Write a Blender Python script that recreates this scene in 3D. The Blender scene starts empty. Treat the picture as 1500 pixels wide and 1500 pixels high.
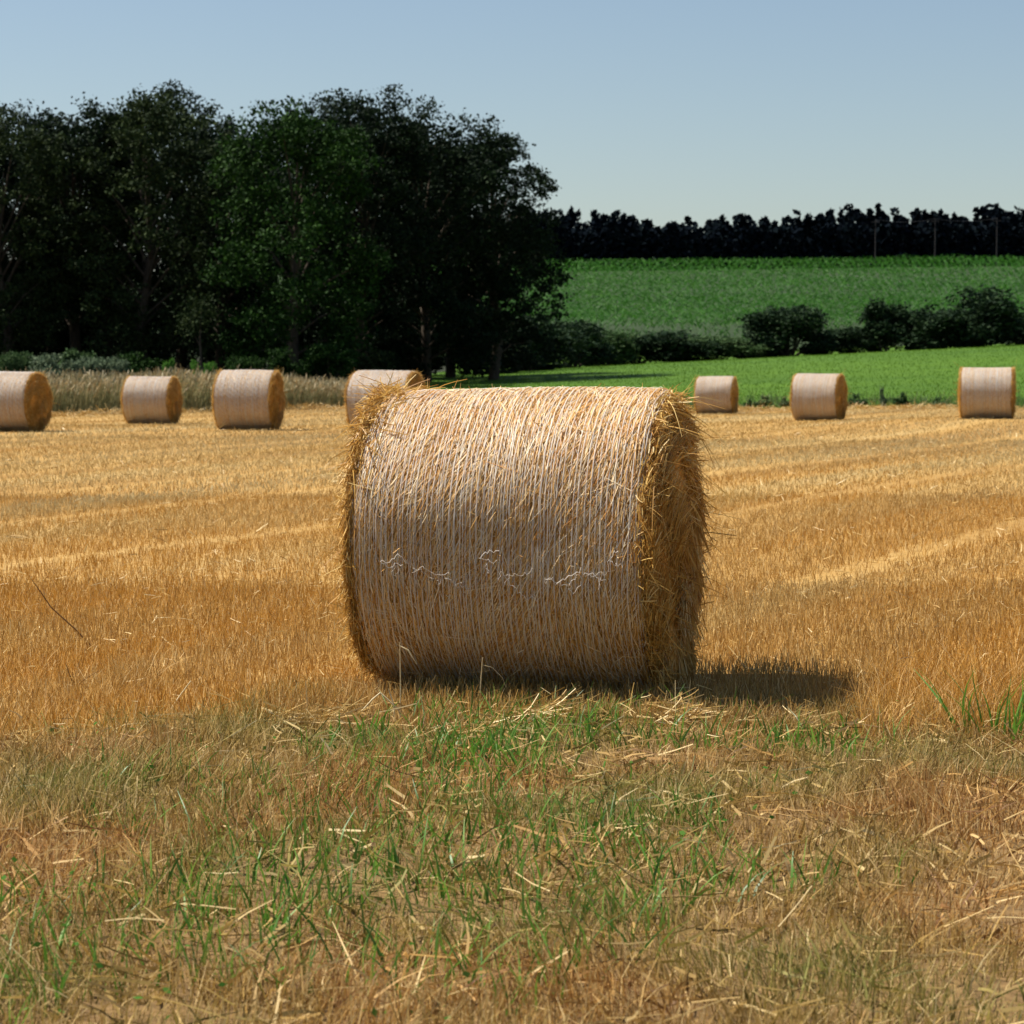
import bpy, math, random
import numpy as np
from mathutils import Vector, Matrix

rng = np.random.default_rng(7)
random.seed(7)
scene = bpy.context.scene
col = scene.collection

# ------------------------------------------------------------------ camera
CAM_H = 1.33
F = 3542.0            # focal length in photograph pixels (85 mm on 36 mm, 1500 px wide)
HORIZON = 541.0       # photograph row of the horizon
cam_data = bpy.data.cameras.new('camera')
cam = bpy.data.objects.new('camera', cam_data)
col.objects.link(cam)
cam_data.sensor_width = 36.0
cam_data.lens = 85.0
cam_data.clip_start = 0.1
cam_data.clip_end = 6000.0
cam.location = (0, 0, CAM_H)
cam.rotation_euler = (math.radians(90) - math.atan((750 - HORIZON) / F), 0, 0)
cam_data.dof.use_dof = True
cam_data.dof.focus_distance = 9.75
cam_data.dof.aperture_fstop = 9.0
scene.camera = cam

# ------------------------------------------------------------------ sky and sun
SUN_EL = math.radians(57)
SUN_BACK = math.radians(16)      # sun stands to the left, a little beyond the bale
to_sun = Vector((-math.cos(SUN_EL) * math.cos(SUN_BACK), math.cos(SUN_EL) * math.sin(SUN_BACK), math.sin(SUN_EL)))
world = bpy.data.worlds.new('World')
scene.world = world
world.use_nodes = True
wn = world.node_tree.nodes
wl = world.node_tree.links
wn.clear()
sky = wn.new('ShaderNodeTexSky')
sky.sky_type = 'NISHITA'
sky.sun_disc = False
sky.sun_elevation = SUN_EL
sky.sun_rotation = math.atan2(to_sun.x, to_sun.y) % (2 * math.pi)
sky.dust_density = 0.8
bg = wn.new('ShaderNodeBackground')
bg.inputs['Strength'].default_value = 0.062
wo = wn.new('ShaderNodeOutputWorld')
wl.new(sky.outputs[0], bg.inputs[0])
wl.new(bg.outputs[0], wo.inputs[0])

sun_data = bpy.data.lights.new('sun', 'SUN')
sun_data.energy = 5.0
sun_data.angle = math.radians(0.5)
sun_data.color = (1.0, 0.94, 0.84)
sun = bpy.data.objects.new('sun', sun_data)
col.objects.link(sun)
sun.location = (-20, 5, 40)
sun.rotation_euler = to_sun.to_track_quat('Z', 'Y').to_euler()

scene.view_settings.view_transform = 'Standard'
scene.view_settings.look = 'None'
scene.view_settings.gamma = 1.0
scene.view_settings.exposure = 0.78
scene.view_settings.use_curve_mapping = False
scene.render.engine = 'CYCLES'
scene.cycles.use_denoising = True
scene.cycles.max_bounces = 4
scene.cycles.diffuse_bounces = 2
scene.cycles.transparent_max_bounces = 4

# ------------------------------------------------------------------ helpers
def tag(o, label=None, cat=None, group=None, kind=None):
    if label: o['label'] = label
    if cat: o['category'] = cat
    if group: o['group'] = group
    if kind: o['kind'] = kind
    return o

def empty(name, loc, rz=0.0):
    o = bpy.data.objects.new(name, None)
    o.empty_display_size = 0.2
    col.objects.link(o)
    o.location = loc
    o.rotation_euler = (0, 0, rz)
    return o

def mesh_np(name, parts, smooth=False):
    """parts: list of (V (n,3), F (m,k))"""
    vs, loops, counts, off = [], [], [], 0
    for V, Fc in parts:
        V = np.asarray(V, dtype=np.float32).reshape(-1, 3)
        Fc = np.asarray(Fc, dtype=np.int32)
        vs.append(V)
        loops.append((Fc + off).ravel())
        counts.append(np.full(len(Fc), Fc.shape[1], dtype=np.int32))
        off += len(V)
    V = np.concatenate(vs); L = np.concatenate(loops); C = np.concatenate(counts)
    me = bpy.data.meshes.new(name)
    me.vertices.add(len(V)); me.vertices.foreach_set('co', V.ravel())
    me.loops.add(len(L)); me.loops.foreach_set('vertex_index', L)
    me.polygons.add(len(C))
    starts = np.concatenate(([0], np.cumsum(C)[:-1])).astype(np.int32)
    me.polygons.foreach_set('loop_start', starts)
    me.polygons.foreach_set('loop_total', C)
    me.update(calc_edges=True)
    if smooth:
        me.polygons.foreach_set('use_smooth', np.ones(len(C), dtype=bool))
    return me

def obj(name, me, m, parent=None, loc=None):
    if m is not None and not me.materials:
        me.materials.append(m)
    o = bpy.data.objects.new(name, me)
    col.objects.link(o)
    if parent is not None:
        o.parent = parent
    if loc is not None:
        o.location = loc
    return o

def nrm(a):
    return a / np.maximum(np.linalg.norm(a, axis=-1, keepdims=True), 1e-9)

def ribbons(C, S, W):
    """C (n,k,3) centre points, S (n,3) or (n,k,3) side, W (n,k) widths -> (V, quads)"""
    n, k, _ = C.shape
    if S.ndim == 2:
        S = S[:, None, :]
    h = S * (W[..., None] * 0.5)
    V = np.stack((C - h, C + h), axis=2).reshape(-1, 3)
    base = (np.arange(n) * k * 2)[:, None] + (np.arange(k - 1) * 2)[None, :]
    Q = np.stack((base, base + 1, base + 3, base + 2), axis=-1).reshape(-1, 4)
    return V, Q

def blades(P, D, L, W, B=None, segs=2, taper=0.85, r=rng):
    n = len(P)
    t = np.linspace(0, 1, segs + 1)
    C = P[:, None, :] + D[:, None, :] * (L[:, None] * t)[..., None]
    if B is not None:
        C = C + B[:, None, :] * (L[:, None] * t * t)[..., None]
    S = nrm(np.cross(D, r.normal(size=(n, 3))))
    return ribbons(C, S, W[:, None] * (1 - taper * t ** 1.5)[None, :])

def leaves(c, size, r, flat=0.0):
    """diamond leaves at centres c"""
    n = len(c)
    u = nrm(r.normal(size=(n, 3)))
    w = r.normal(size=(n, 3))
    if flat:
        u[:, 2] *= (1 - flat); u = nrm(u)
    v = nrm(np.cross(u, w))
    s = size[:, None]
    V = np.stack((c - u * s * 0.5, c + v * s * 0.3, c + u * s * 0.5, c - v * s * 0.3), axis=1).reshape(-1, 3)
    Q = (np.arange(n) * 4)[:, None] + np.arange(4)[None, :]
    return V, Q

def tube(pts, radii, sides=6):
    pts = np.asarray(pts, float); k = len(pts)
    radii = np.broadcast_to(np.asarray(radii, float), (k,))
    tan = nrm(np.gradient(pts, axis=0))
    ref = np.array([0.31, 0.87, 0.38])
    a = nrm(np.cross(tan, ref)); b = np.cross(tan, a)
    ang = np.linspace(0, 2 * math.pi, sides, endpoint=False)
    V = pts[:, None] + radii[:, None, None] * (np.cos(ang)[None, :, None] * a[:, None] + np.sin(ang)[None, :, None] * b[:, None])
    V = V.reshape(-1, 3)
    Q = []
    for i in range(k - 1):
        for j in range(sides):
            j2 = (j + 1) % sides
            Q.append((i * sides + j, i * sides + j2, (i + 1) * sides + j2, (i + 1) * sides + j))
    return V, np.array(Q)

def smooth01(t):
    t = np.clip(t, 0, 1)
    return t * t * (3 - 2 * t)

def wobble(x, y, s, seed=0):
    """cheap smooth value noise, about -1..1"""
    a = 0
    rr = np.random.default_rng(seed)
    for i in range(5):
        ang = rr.uniform(0, 6.28); k = s * rr.uniform(0.6, 1.9); ph = rr.uniform(0, 6.28)
        a = a + np.sin((x * math.cos(ang) + y * math.sin(ang)) * k + ph)
    return a / 3.2

# ------------------------------------------------------------------ materials
def new_mat(name):
    m = bpy.data.materials.new(name)
    m.use_nodes = True
    nt = m.node_tree
    nt.nodes.clear()
    out = nt.nodes.new('ShaderNodeOutputMaterial')
    return m, nt, out

def ramp_node(nt, stops):
    r = nt.nodes.new('ShaderNodeValToRGB')
    el = r.color_ramp.elements
    while len(el) < len(stops):
        el.new(0.5)
    for e, (p, c) in zip(el, stops):
        e.position = p
        e.color = (*c, 1)
    return r

def stretched(nt, scale, rot):
    """object coordinates turned by rot, then scaled, so that noise can run in bands"""
    tc = nt.nodes.new('ShaderNodeTexCoord')
    vr = nt.nodes.new('ShaderNodeVectorRotate')
    vr.rotation_type = 'Z_AXIS'
    vr.inputs['Angle'].default_value = -rot
    nt.links.new(tc.outputs['Object'], vr.inputs['Vector'])
    mp = nt.nodes.new('ShaderNodeMapping')
    mp.inputs['Scale'].default_value = scale
    nt.links.new(vr.outputs[0], mp.inputs[0])
    return mp.outputs[0]

def mat_blade(name, stops, rough=0.6, trans=0.2, spec=0.25, patch=None, patch_scale=(0.5, 0.5, 0.5), rot=0.0, clear=0.0, window=(0.42, 0.62)):
    """one colour for each blade or leaf, from a ramp; patch mixes a second ramp by a large noise"""
    m, nt, out = new_mat(name)
    N, Lk = nt.nodes, nt.links
    geo = N.new('ShaderNodeNewGeometry')
    rp = ramp_node(nt, stops)
    Lk.new(geo.outputs['Random Per Island'], rp.inputs[0])
    colr = rp.outputs[0]
    if patch:
        rp2 = ramp_node(nt, patch)
        Lk.new(geo.outputs['Random Per Island'], rp2.inputs[0])
        nz = N.new('ShaderNodeTexNoise')
        nz.inputs['Scale'].default_value = 1.0
        nz.inputs['Detail'].default_value = 4
        Lk.new(stretched(nt, patch_scale, rot), nz.inputs['Vector'])
        mr = ramp_node(nt, [(window[0], (0, 0, 0)), (window[1], (1, 1, 1))])
        Lk.new(nz.outputs['Fac'], mr.inputs[0])
        mx = N.new('ShaderNodeMix'); mx.data_type = 'RGBA'
        Lk.new(mr.outputs[0], mx.inputs[0]); Lk.new(colr, mx.inputs[6]); Lk.new(rp2.outputs[0], mx.inputs[7])
        colr = mx.outputs[2]
    bs = N.new('ShaderNodeBsdfPrincipled')
    bs.inputs['Roughness'].default_value = rough
    bs.inputs['Specular IOR Level'].default_value = spec
    Lk.new(colr, bs.inputs['Base Color'])
    if trans > 0:
        tr = N.new('ShaderNodeBsdfTranslucent')
        Lk.new(colr, tr.inputs['Color'])
        mix = N.new('ShaderNodeMixShader'); mix.inputs[0].default_value = trans
        Lk.new(bs.outputs[0], mix.inputs[1]); Lk.new(tr.outputs[0], mix.inputs[2])
        last = mix.outputs[0]
        if clear > 0:
            tp = N.new('ShaderNodeBsdfTransparent')
            mc = N.new('ShaderNodeMixShader'); mc.inputs[0].default_value = clear
            Lk.new(last, mc.inputs[1]); Lk.new(tp.outputs[0], mc.inputs[2]); last = mc.outputs[0]
        Lk.new(last, out.inputs[0])
    else:
        Lk.new(bs.outputs[0], out.inputs[0])
    return m

def mat_noise(name, stops, scale=(1, 1, 1), detail=6, rough=0.9, bump=0.0, bump_dist=0.02, rot=0.0, stops2=None, scale2=(1, 1, 1), spec=0.2):
    m, nt, out = new_mat(name)
    N, Lk = nt.nodes, nt.links
    nz = N.new('ShaderNodeTexNoise')
    nz.inputs['Scale'].default_value = 1.0
    nz.inputs['Detail'].default_value = detail
    nz.inputs['Roughness'].default_value = 0.65
    Lk.new(stretched(nt, scale, rot), nz.inputs['Vector'])
    rp = ramp_node(nt, stops)
    Lk.new(nz.outputs['Fac'], rp.inputs[0])
    colr = rp.outputs[0]
    if stops2:
        nz2 = N.new('ShaderNodeTexNoise')
        nz2.inputs['Scale'].default_value = 1.0
        nz2.inputs['Detail'].default_value = 4
        Lk.new(stretched(nt, scale2, rot), nz2.inputs['Vector'])
        rp2 = ramp_node(nt, stops2)
        Lk.new(nz2.outputs['Fac'], rp2.inputs[0])
        mx = N.new('ShaderNodeMix'); mx.data_type = 'RGBA'; mx.blend_type = 'MULTIPLY'
        mx.inputs[0].default_value = 1.0
        Lk.new(colr, mx.inputs[6]); Lk.new(rp2.outputs[0], mx.inputs[7])
        colr = mx.outputs[2]
    bs = N.new('ShaderNodeBsdfPrincipled')
    bs.inputs['Roughness'].default_value = rough
    bs.inputs['Specular IOR Level'].default_value = spec
    Lk.new(colr, bs.inputs['Base Color'])
    if bump > 0:
        b = N.new('ShaderNodeBump')
        b.inputs['Strength'].default_value = bump
        b.inputs['Distance'].default_value = bump_dist
        Lk.new(nz.outputs['Fac'], b.inputs['Height'])
        Lk.new(b.outputs[0], bs.inputs['Normal'])
    Lk.new(bs.outputs[0], out.inputs[0])
    return m

ROW = math.radians(67)    # the swaths run up the field, a little to the right
M = {}
M['field'] = mat_noise('stubble_ground', [(0.25, (0.22, 0.12, 0.03)), (0.5, (0.38, 0.225, 0.065)), (0.75, (0.50, 0.33, 0.12))],
                       scale=(9, 9, 9), bump=0.6, bump_dist=0.04, rot=ROW,
                       stops2=[(0.36, (0.72, 0.66, 0.56)), (0.5, (1.0, 1.0, 1.0)), (0.64, (1.0, 1.10, 1.35))], scale2=(0.035, 0.7, 1))
M['stubble'] = mat_blade('stubble_stalk', [(0, (0.32, 0.15, 0.024)), (0.4, (0.48, 0.25, 0.045)), (0.8, (0.57, 0.33, 0.08)), (1, (0.68, 0.50, 0.24))], trans=0.25,
                         patch=[(0, (0.30, 0.17, 0.05)), (0.5, (0.45, 0.29, 0.09)), (1, (0.62, 0.47, 0.22))], patch_scale=(0.12, 0.8, 1), rot=ROW, window=(0.45, 0.66))
M['far_stubble'] = mat_blade('far_stubble_stalk', [(0, (0.34, 0.20, 0.05)), (0.5, (0.47, 0.30, 0.085)), (1, (0.60, 0.44, 0.18))], trans=0.2,
                             patch=[(0, (0.34, 0.27, 0.12)), (0.5, (0.46, 0.38, 0.19)), (1, (0.60, 0.51, 0.29))], patch_scale=(0.03, 0.42, 1), rot=ROW, window=(0.40, 0.60))  # paleness is part chaff, part far sunlight and viewing angle put into colour
M['chaff'] = mat_blade('loose_straw', [(0, (0.40, 0.23, 0.06)), (0.7, (0.55, 0.37, 0.12)), (1, (0.76, 0.62, 0.35))], trans=0.1, spec=0.3, rough=0.5)
M['dry_grass'] = mat_blade('dry_grass', [(0, (0.13, 0.055, 0.02)), (0.3, (0.34, 0.17, 0.05)), (0.7, (0.52, 0.30, 0.09)), (1, (0.72, 0.54, 0.25))], trans=0.3,
                           patch=[(0, (0.06, 0.08, 0.016)), (0.4, (0.21, 0.20, 0.04)), (0.75, (0.42, 0.31, 0.10)), (1, (0.66, 0.52, 0.26))], patch_scale=(1.1, 1.1, 1.1), window=(0.40, 0.62))
M['green_grass'] = mat_blade('green_grass', [(0, (0.045, 0.12, 0.012)), (0.6, (0.10, 0.24, 0.025)), (1, (0.19, 0.33, 0.05))], trans=0.35, spec=0.4, rough=0.45)
M['verge'] = mat_noise('verge_soil', [(0.3, (0.10, 0.06, 0.025)), (0.7, (0.26, 0.16, 0.06))], scale=(14, 14, 14), bump=0.6, bump_dist=0.03)
M['meadow'] = mat_noise('meadow_ground', [(0.3, (0.040, 0.095, 0.003)), (0.7, (0.068, 0.145, 0.005))], scale=(1.2, 1.2, 1.2), bump=0.4, bump_dist=0.1,
                        stops2=[(0.35, (0.75, 0.8, 0.8)), (0.65, (1.1, 1.05, 1.0))], scale2=(0.05, 0.12, 1))
M['meadow_grass'] = mat_blade('meadow_grass', [(0, (0.042, 0.10, 0.003)), (0.6, (0.070, 0.15, 0.005)), (1, (0.105, 0.185, 0.008))], trans=0.3, spec=0.08)
M['edge_grass'] = mat_blade('edge_grass', [(0, (0.05, 0.10, 0.03)), (0.6, (0.10, 0.15, 0.05)), (1, (0.27, 0.23, 0.10))], trans=0.3)
M['wild'] = mat_blade('wild_grass', [(0, (0.12, 0.135, 0.06)), (0.5, (0.22, 0.21, 0.095)), (1, (0.36, 0.30, 0.15))], trans=0.3)
M['wild_head'] = mat_blade('wild_grass_head', [(0, (0.26, 0.19, 0.085)), (0.6, (0.37, 0.28, 0.14)), (1, (0.52, 0.44, 0.28))], trans=0.2)
M['crop_soil'] = mat_noise('crop_soil', [(0.3, (0.02, 0.035, 0.012)), (0.7, (0.035, 0.06, 0.02))], scale=(0.6, 0.6, 0.6))
M['maize'] = mat_blade('maize_leaf', [(0, (0.018, 0.085, 0.007)), (0.6, (0.034, 0.135, 0.011)), (1, (0.065, 0.18, 0.02))], trans=0.3, spec=0.15, rough=0.55)
M['far_ground'] = mat_noise('far_ground', [(0.3, (0.02, 0.03, 0.015)), (0.7, (0.03, 0.045, 0.02))], scale=(0.1, 0.1, 0.1))
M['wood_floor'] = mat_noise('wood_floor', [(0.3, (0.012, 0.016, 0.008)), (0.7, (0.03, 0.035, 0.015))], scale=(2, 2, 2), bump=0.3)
def leafmat(n, a, b, c, tr=0.2): return mat_blade(n, [(0, a), (0.6, b), (1, c)], trans=tr, spec=0.06, rough=0.7)
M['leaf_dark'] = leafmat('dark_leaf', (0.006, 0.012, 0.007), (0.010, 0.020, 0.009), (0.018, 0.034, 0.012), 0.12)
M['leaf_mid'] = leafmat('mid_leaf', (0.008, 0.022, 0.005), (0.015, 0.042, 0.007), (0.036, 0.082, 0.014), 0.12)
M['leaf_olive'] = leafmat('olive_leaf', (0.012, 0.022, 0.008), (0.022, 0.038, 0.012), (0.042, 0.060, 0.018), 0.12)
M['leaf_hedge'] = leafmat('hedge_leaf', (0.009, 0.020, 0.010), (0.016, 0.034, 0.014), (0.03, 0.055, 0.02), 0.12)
M['leaf_scrub'] = leafmat('scrub_leaf', (0.030, 0.065, 0.022), (0.055, 0.10, 0.035), (0.085, 0.13, 0.05))
M['leaf_grey'] = leafmat('grey_leaf', (0.06, 0.09, 0.05), (0.10, 0.14, 0.08), (0.15, 0.19, 0.11))
M['leaf_bright'] = leafmat('bright_leaf', (0.05, 0.14, 0.02), (0.08, 0.20, 0.03), (0.13, 0.26, 0.05), 0.35)
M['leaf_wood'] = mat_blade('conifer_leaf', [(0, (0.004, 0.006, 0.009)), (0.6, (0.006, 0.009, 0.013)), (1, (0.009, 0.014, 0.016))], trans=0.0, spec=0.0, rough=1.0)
M['bark'] = mat_noise('bark', [(0.3, (0.035, 0.026, 0.018)), (0.7, (0.09, 0.07, 0.05))], scale=(12, 12, 3), bump=0.6)
M['pole'] = mat_noise('pole_wood', [(0.3, (0.018, 0.017, 0.018)), (0.7, (0.035, 0.032, 0.032))], scale=(8, 8, 1))
M['wire'] = mat_noise('wire', [(0.3, (0.04, 0.04, 0.045)), (0.7, (0.06, 0.06, 0.065))], scale=(5, 5, 5), rough=0.5)
M['bale_core'] = mat_noise('bale_core', [(0.3, (0.36, 0.14, 0.022)), (0.5, (0.55, 0.26, 0.05)), (0.7, (0.68, 0.39, 0.10))], scale=(60, 14, 14), bump=0.9, bump_dist=0.02)
M['bale_straw'] = mat_blade('bale_straw', [(0, (0.46, 0.19, 0.035)), (0.35, (0.65, 0.36, 0.10)), (0.7, (0.78, 0.54, 0.25)), (1, (0.88, 0.76, 0.54))], trans=0.08, spec=0.3, rough=0.5)
M['end_straw'] = mat_blade('end_straw', [(0, (0.34, 0.16, 0.03)), (0.45, (0.56, 0.32, 0.075)), (0.85, (0.68, 0.45, 0.13)), (1, (0.78, 0.62, 0.30))], trans=0.28, spec=0.3, rough=0.5)
M['net'] = mat_blade('net_cord', [(0, (0.84, 0.78, 0.70)), (1, (0.90, 0.86, 0.80))], trans=0.3, spec=0.25, rough=0.5, clear=0.4)
M['net_pale'] = mat_blade('tight_net_cord', [(0, (0.52, 0.48, 0.44)), (1, (0.68, 0.64, 0.60))], trans=0.2, spec=0.2, rough=0.6)
M['twig'] = mat_noise('twig', [(0.3, (0.16, 0.085, 0.03)), (0.7, (0.30, 0.17, 0.06))], scale=(30, 30, 30))
M['pale_stalk'] = mat_noise('pale_stalk', [(0.3, (0.50, 0.37, 0.17)), (0.7, (0.72, 0.60, 0.36))], scale=(40, 40, 40), rough=0.45, spec=0.5)

# ------------------------------------------------------------------ the land
# photograph column -> X at distance y
def px(x, y): return (x - 750.0) / F * y
# bales: (centre column, distance, turn in degrees, height of ground)
BALES = [(777, 10.06, 14, 0.0), (16, 50.0, 16, 0.10), (223, 62.0, 9, -0.02), (365, 51.5, 10, 0.094),
         (566, 48.5, 19, 0.10), (1049, 78.0, 15, -0.057), (1199, 65.0, 22, 0.009), (1445, 60.0, 13, 0.16)]
BXY = [(px(a, b), b, h) for a, b, c, h in BALES]

BUMPS = []
def edge_y(x): return 82.0 - 15.0 * smooth01((-4.0 - x) / 12.0)
def meadow_h(x): return np.clip(1.25 + 0.05 * x, 1.15, 3.3)
def gz(x, y):
    x = np.asarray(x, float); y = np.asarray(y, float)
    z = np.zeros(np.broadcast(x, y).shape)
    for bx, by, bh in BUMPS:
        z = z + bh * np.exp(-(((x - bx) / 4.0) ** 2 + ((y - by) / 6.0) ** 2))
    und = 0.035 * wobble(x, y * 0.5, 0.35, 3) * smooth01((y - 13) / 10) * (1 - smooth01((y - 70) / 20))
    near = 0.018 * wobble(x, y, 2.6, 5) * (1 - smooth01((y - 11) / 6))
    s = np.clip((y - 82.0) / 98.0, 0, 1)
    hm = meadow_h(x)
    z = z + und + near + hm * (1 - (1 - s) ** 2)
    z = z + (3.6 - hm) * smooth01((y - 183) / 15)
    z = z + np.clip(y - 198, 0, 204) * ((17.4 + 0.012 * x - 3.6) / 204.0)
    z = z + np.clip(y - 402, 0, 4000) * 0.02
    return z

# gentle rises that carry the far bales at their heights (pressed a little into the stubble)
_bx = np.array([b[0] for b in BXY[1:]]); _by = np.array([b[1] for b in BXY[1:]]); _bh = np.array([b[2] for b in BXY[1:]]) - 0.05
_A = np.exp(-(((_bx[:, None] - _bx[None, :]) / 4.0) ** 2 + ((_by[:, None] - _by[None, :]) / 6.0) ** 2))
BUMPS = list(zip(_bx, _by, np.linalg.solve(_A, _bh - gz(_bx, _by))))

def sheet(name, m, xs, rows):
    """rows: function v, x -> y ; grid sheet following the land"""
    vs = np.linspace(0, 1, rows[1])
    X = np.broadcast_to(xs[None, :], (len(vs), len(xs)))
    Y = rows[0](vs[:, None], X)
    V = np.stack((X, Y, gz(X, Y)), -1).reshape(-1, 3)
    nx = len(xs)
    i = (np.arange(len(vs) - 1) * nx)[:, None] + np.arange(nx - 1)[None, :]
    Q = np.stack((i, i + 1, i + nx + 1, i + nx), -1).reshape(-1, 4)
    o = obj(name, mesh_np(name, [(V, Q)], True), m)
    return tag(o, kind='structure')

xs = np.concatenate((-np.geomspace(2500, 30, 14), np.linspace(-29, 29, 117), np.geomspace(30, 2500, 14)))
def verge_y(x): return 9.32 - 0.75 * smooth01((-0.7 - x) / 1.2) - 0.40 * smooth01((x - 1.2) / 0.9) + 0.08 * wobble(x, 0, 3.0, 9)
sheet('verge', M['verge'], xs, (lambda v, x: -40 + (verge_y(x) + 40) * v ** 0.25, 90))
sheet('stubble_field', M['field'], xs, (lambda v, x: verge_y(x) + (edge_y(x) - verge_y(x)) * v ** 1.6, 190))
xl_, xr_ = xs[xs <= -5.0], xs[xs >= -5.0]
sheet('meadow', M['meadow'], xr_, (lambda v, x: edge_y(x) + (190 - edge_y(x)) * v, 60))
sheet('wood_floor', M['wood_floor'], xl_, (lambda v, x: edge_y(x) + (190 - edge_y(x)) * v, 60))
sheet('crop_ground', M['crop_soil'], xs, (lambda v, x: 190 + 216 * v + 0 * x, 50))
sheet('far_ground', M['far_ground'], xs, (lambda v, x: 406 + 3500 * v ** 2 + 0 * x, 24))

# ------------------------------------------------------------------ stubble
mx, my, mturn = BXY[0][0], BXY[0][1], math.radians(-14)
def off_bale(x, y, gap=0.30):
    ca, sa = math.cos(mturn), math.sin(mturn)
    lx = (x - mx) * ca + (y - my) * sa
    ly = -(x - mx) * sa + (y - my) * ca
    return ~((np.abs(lx) < 0.62) & (np.abs(ly) < gap))

def scatter(y0, y1, dens, half=lambda y: 0.235 * y + 1.2, r=rng):
    ymid = np.linspace(y0, y1, 400)
    area = float(np.mean(2 * half(ymid))) * (y1 - y0)
    n = int(area * dens)
    w = half(ymid); cdf = np.cumsum(w); cdf = cdf / cdf[-1]
    y = np.interp(r.random(n), cdf, ymid)
    x = (r.random(n) * 2 - 1) * half(y)
    return x, y

def stand(x, y, l0, l1, w0, w1, lean, segs, bend=0.3, taper=0.5, dz=-0.01, r=rng):
    n = len(x)
    P = np.stack((x, y, gz(x, y) + dz), -1)
    D = np.stack((r.normal(0, lean, n), r.normal(0, lean, n), np.ones(n)), -1)
    D = nrm(D)
    B = np.stack((r.normal(0, bend, n), r.normal(0, bend, n), -np.abs(r.normal(0, bend * 0.5, n))), -1)
    return blades(P, D, r.uniform(l0, l1, n), r.uniform(w0, w1, n), B if segs > 1 else None, segs, taper, r)

near_parts, far_parts = [], []
x, y = scatter(8.3, 14.5, 2700)
k = (y > verge_y(x) + rng.normal(0, 0.26, len(x))) & off_bale(x, y)
near_parts.append(stand(x[k], y[k], 0.04, 0.115, 0.0022, 0.004, 0.26, 1, 0.0, 0.15))
def two_kinds(x, y, *a):
    """paler stalks, sun and viewing angle put into their colour, take over gradually, in streaks along the swaths, up the field"""
    d = -x * math.sin(ROW) + y * math.cos(ROW) + 0.12 * wobble(x, y, 0.5, 29)
    ph = np.abs(np.mod(d, 2.7) - 1.35)
    keep = (ph > 0.16) | (rng.random(len(x)) < 0.18)          # wheel and drill tracks with few stalks
    x, y, d = x[keep], y[keep], d[keep]
    sw = (np.abs(np.mod(d + 0.5, 5.4) - 2.7) < 0.55) & (y > 19 + rng.normal(0, 3, len(x)))             # pale swaths where the straw lay
    f = ((y - 30 + 9 * wobble(d, 0 * d, 1.1, 27) + 4 * wobble(x, y, 0.5, 28)) / 26 + rng.normal(0, 0.2, len(x)) > 0) | (sw & (rng.random(len(x)) < 0.75))
    near_parts.append(stand(x[~f], y[~f], *a)); far_parts.append(stand(x[f], y[f], *a))
x, y = scatter(14.2, 25, 1000)
two_kinds(x, y, 0.04, 0.09, 0.0035, 0.006, 0.3, 1)
x, y = scatter(24, 46, 240)
two_kinds(x, y, 0.035, 0.08, 0.006, 0.011, 0.3, 1)
x, y = scatter(45, 82, 75)
k = y < edge_y(x)
two_kinds(x[k], y[k], 0.035, 0.075, 0.010, 0.019, 0.35, 1)
o = obj('stubble', mesh_np('stubble', near_parts), M['stubble'])
tag(o, 'short golden stubble standing around the big bale', 'stubble', kind='stuff')
o = obj('stubble', mesh_np('far_stubble', far_parts), M['far_stubble'])
tag(o, 'stubble of the open field around the scattered bales, paled in colour for chaff and distant sunlight', 'stubble', kind='stuff')

def lying(x, y, l0, l1, w0, w1, h0, h1, tilt=0.15, segs=2, r=rng):
    n = len(x)
    a = r.uniform(0, 2 * math.pi, n)
    D = nrm(np.stack((np.cos(a), np.sin(a), r.normal(0, tilt, n)), -1))
    L = r.uniform(l0, l1, n)
    P = np.stack((x, y, gz(x, y) + r.uniform(h0, h1, n)), -1)
    B = r.normal(0, 0.12, (n, 3))
    return blades(P, D, L, r.uniform(w0, w1, n), B, segs, 0.3, r)
x, y = scatter(8.2, 16, 55); k = off_bale(x, y, 0.5)
parts = [lying(x[k], y[k], 0.02, 0.085, 0.0025, 0.0045, 0.04, 0.09, 0.5)]
x, y = scatter(16, 40, 9)
parts.append(lying(x, y, 0.05, 0.14, 0.004, 0.008, 0.04, 0.09, 0.5))
x, y = scatter(40, 80, 1.5); k = y < edge_y(x) - 0.5
parts.append(lying(x[k], y[k], 0.06, 0.15, 0.01, 0.016, 0.03, 0.08, 0.5))
# straw windrow left along the far edge of the field
for rr_ in range(1):
    n = 24000
    x = rng.uniform(-26, 26, n)
    keep = 0.5 + 0.5 * wobble(x, 0, 0.8, 21) > rng.random(n) * 0.8
    x = x[keep]; n = len(x)
    prof = rng.normal(0, 0.45, n)
    hgt = 0.20 * (0.7 + 0.5 * wobble(x, 0, 1.7, 22)) * np.exp(-(prof / 0.5) ** 2) * rng.random(n)
    y = edge_y(x) - 1.1 + prof + 0.3 * wobble(x, 0, 0.5, 23)
    a = rng.uniform(0, 2 * math.pi, n)
    D = nrm(np.stack((np.cos(a), np.sin(a), rng.normal(0.1, 0.3, n)), -1))
    P = np.stack((x, y, gz(x, y) + np.maximum(hgt, 0) + 0.01), -1)
    parts.append(blades(P, D, rng.uniform(0.10, 0.26, n), rng.uniform(0.007, 0.016, n), rng.normal(0, 0.25, (n, 3)), 2, 0.3))
o = obj('loose_straw', mesh_np('loose_straw', parts), M['chaff'])
tag(o, 'loose broken straw strewn over the stubble and along its far edge', 'straw', kind='stuff')

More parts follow.
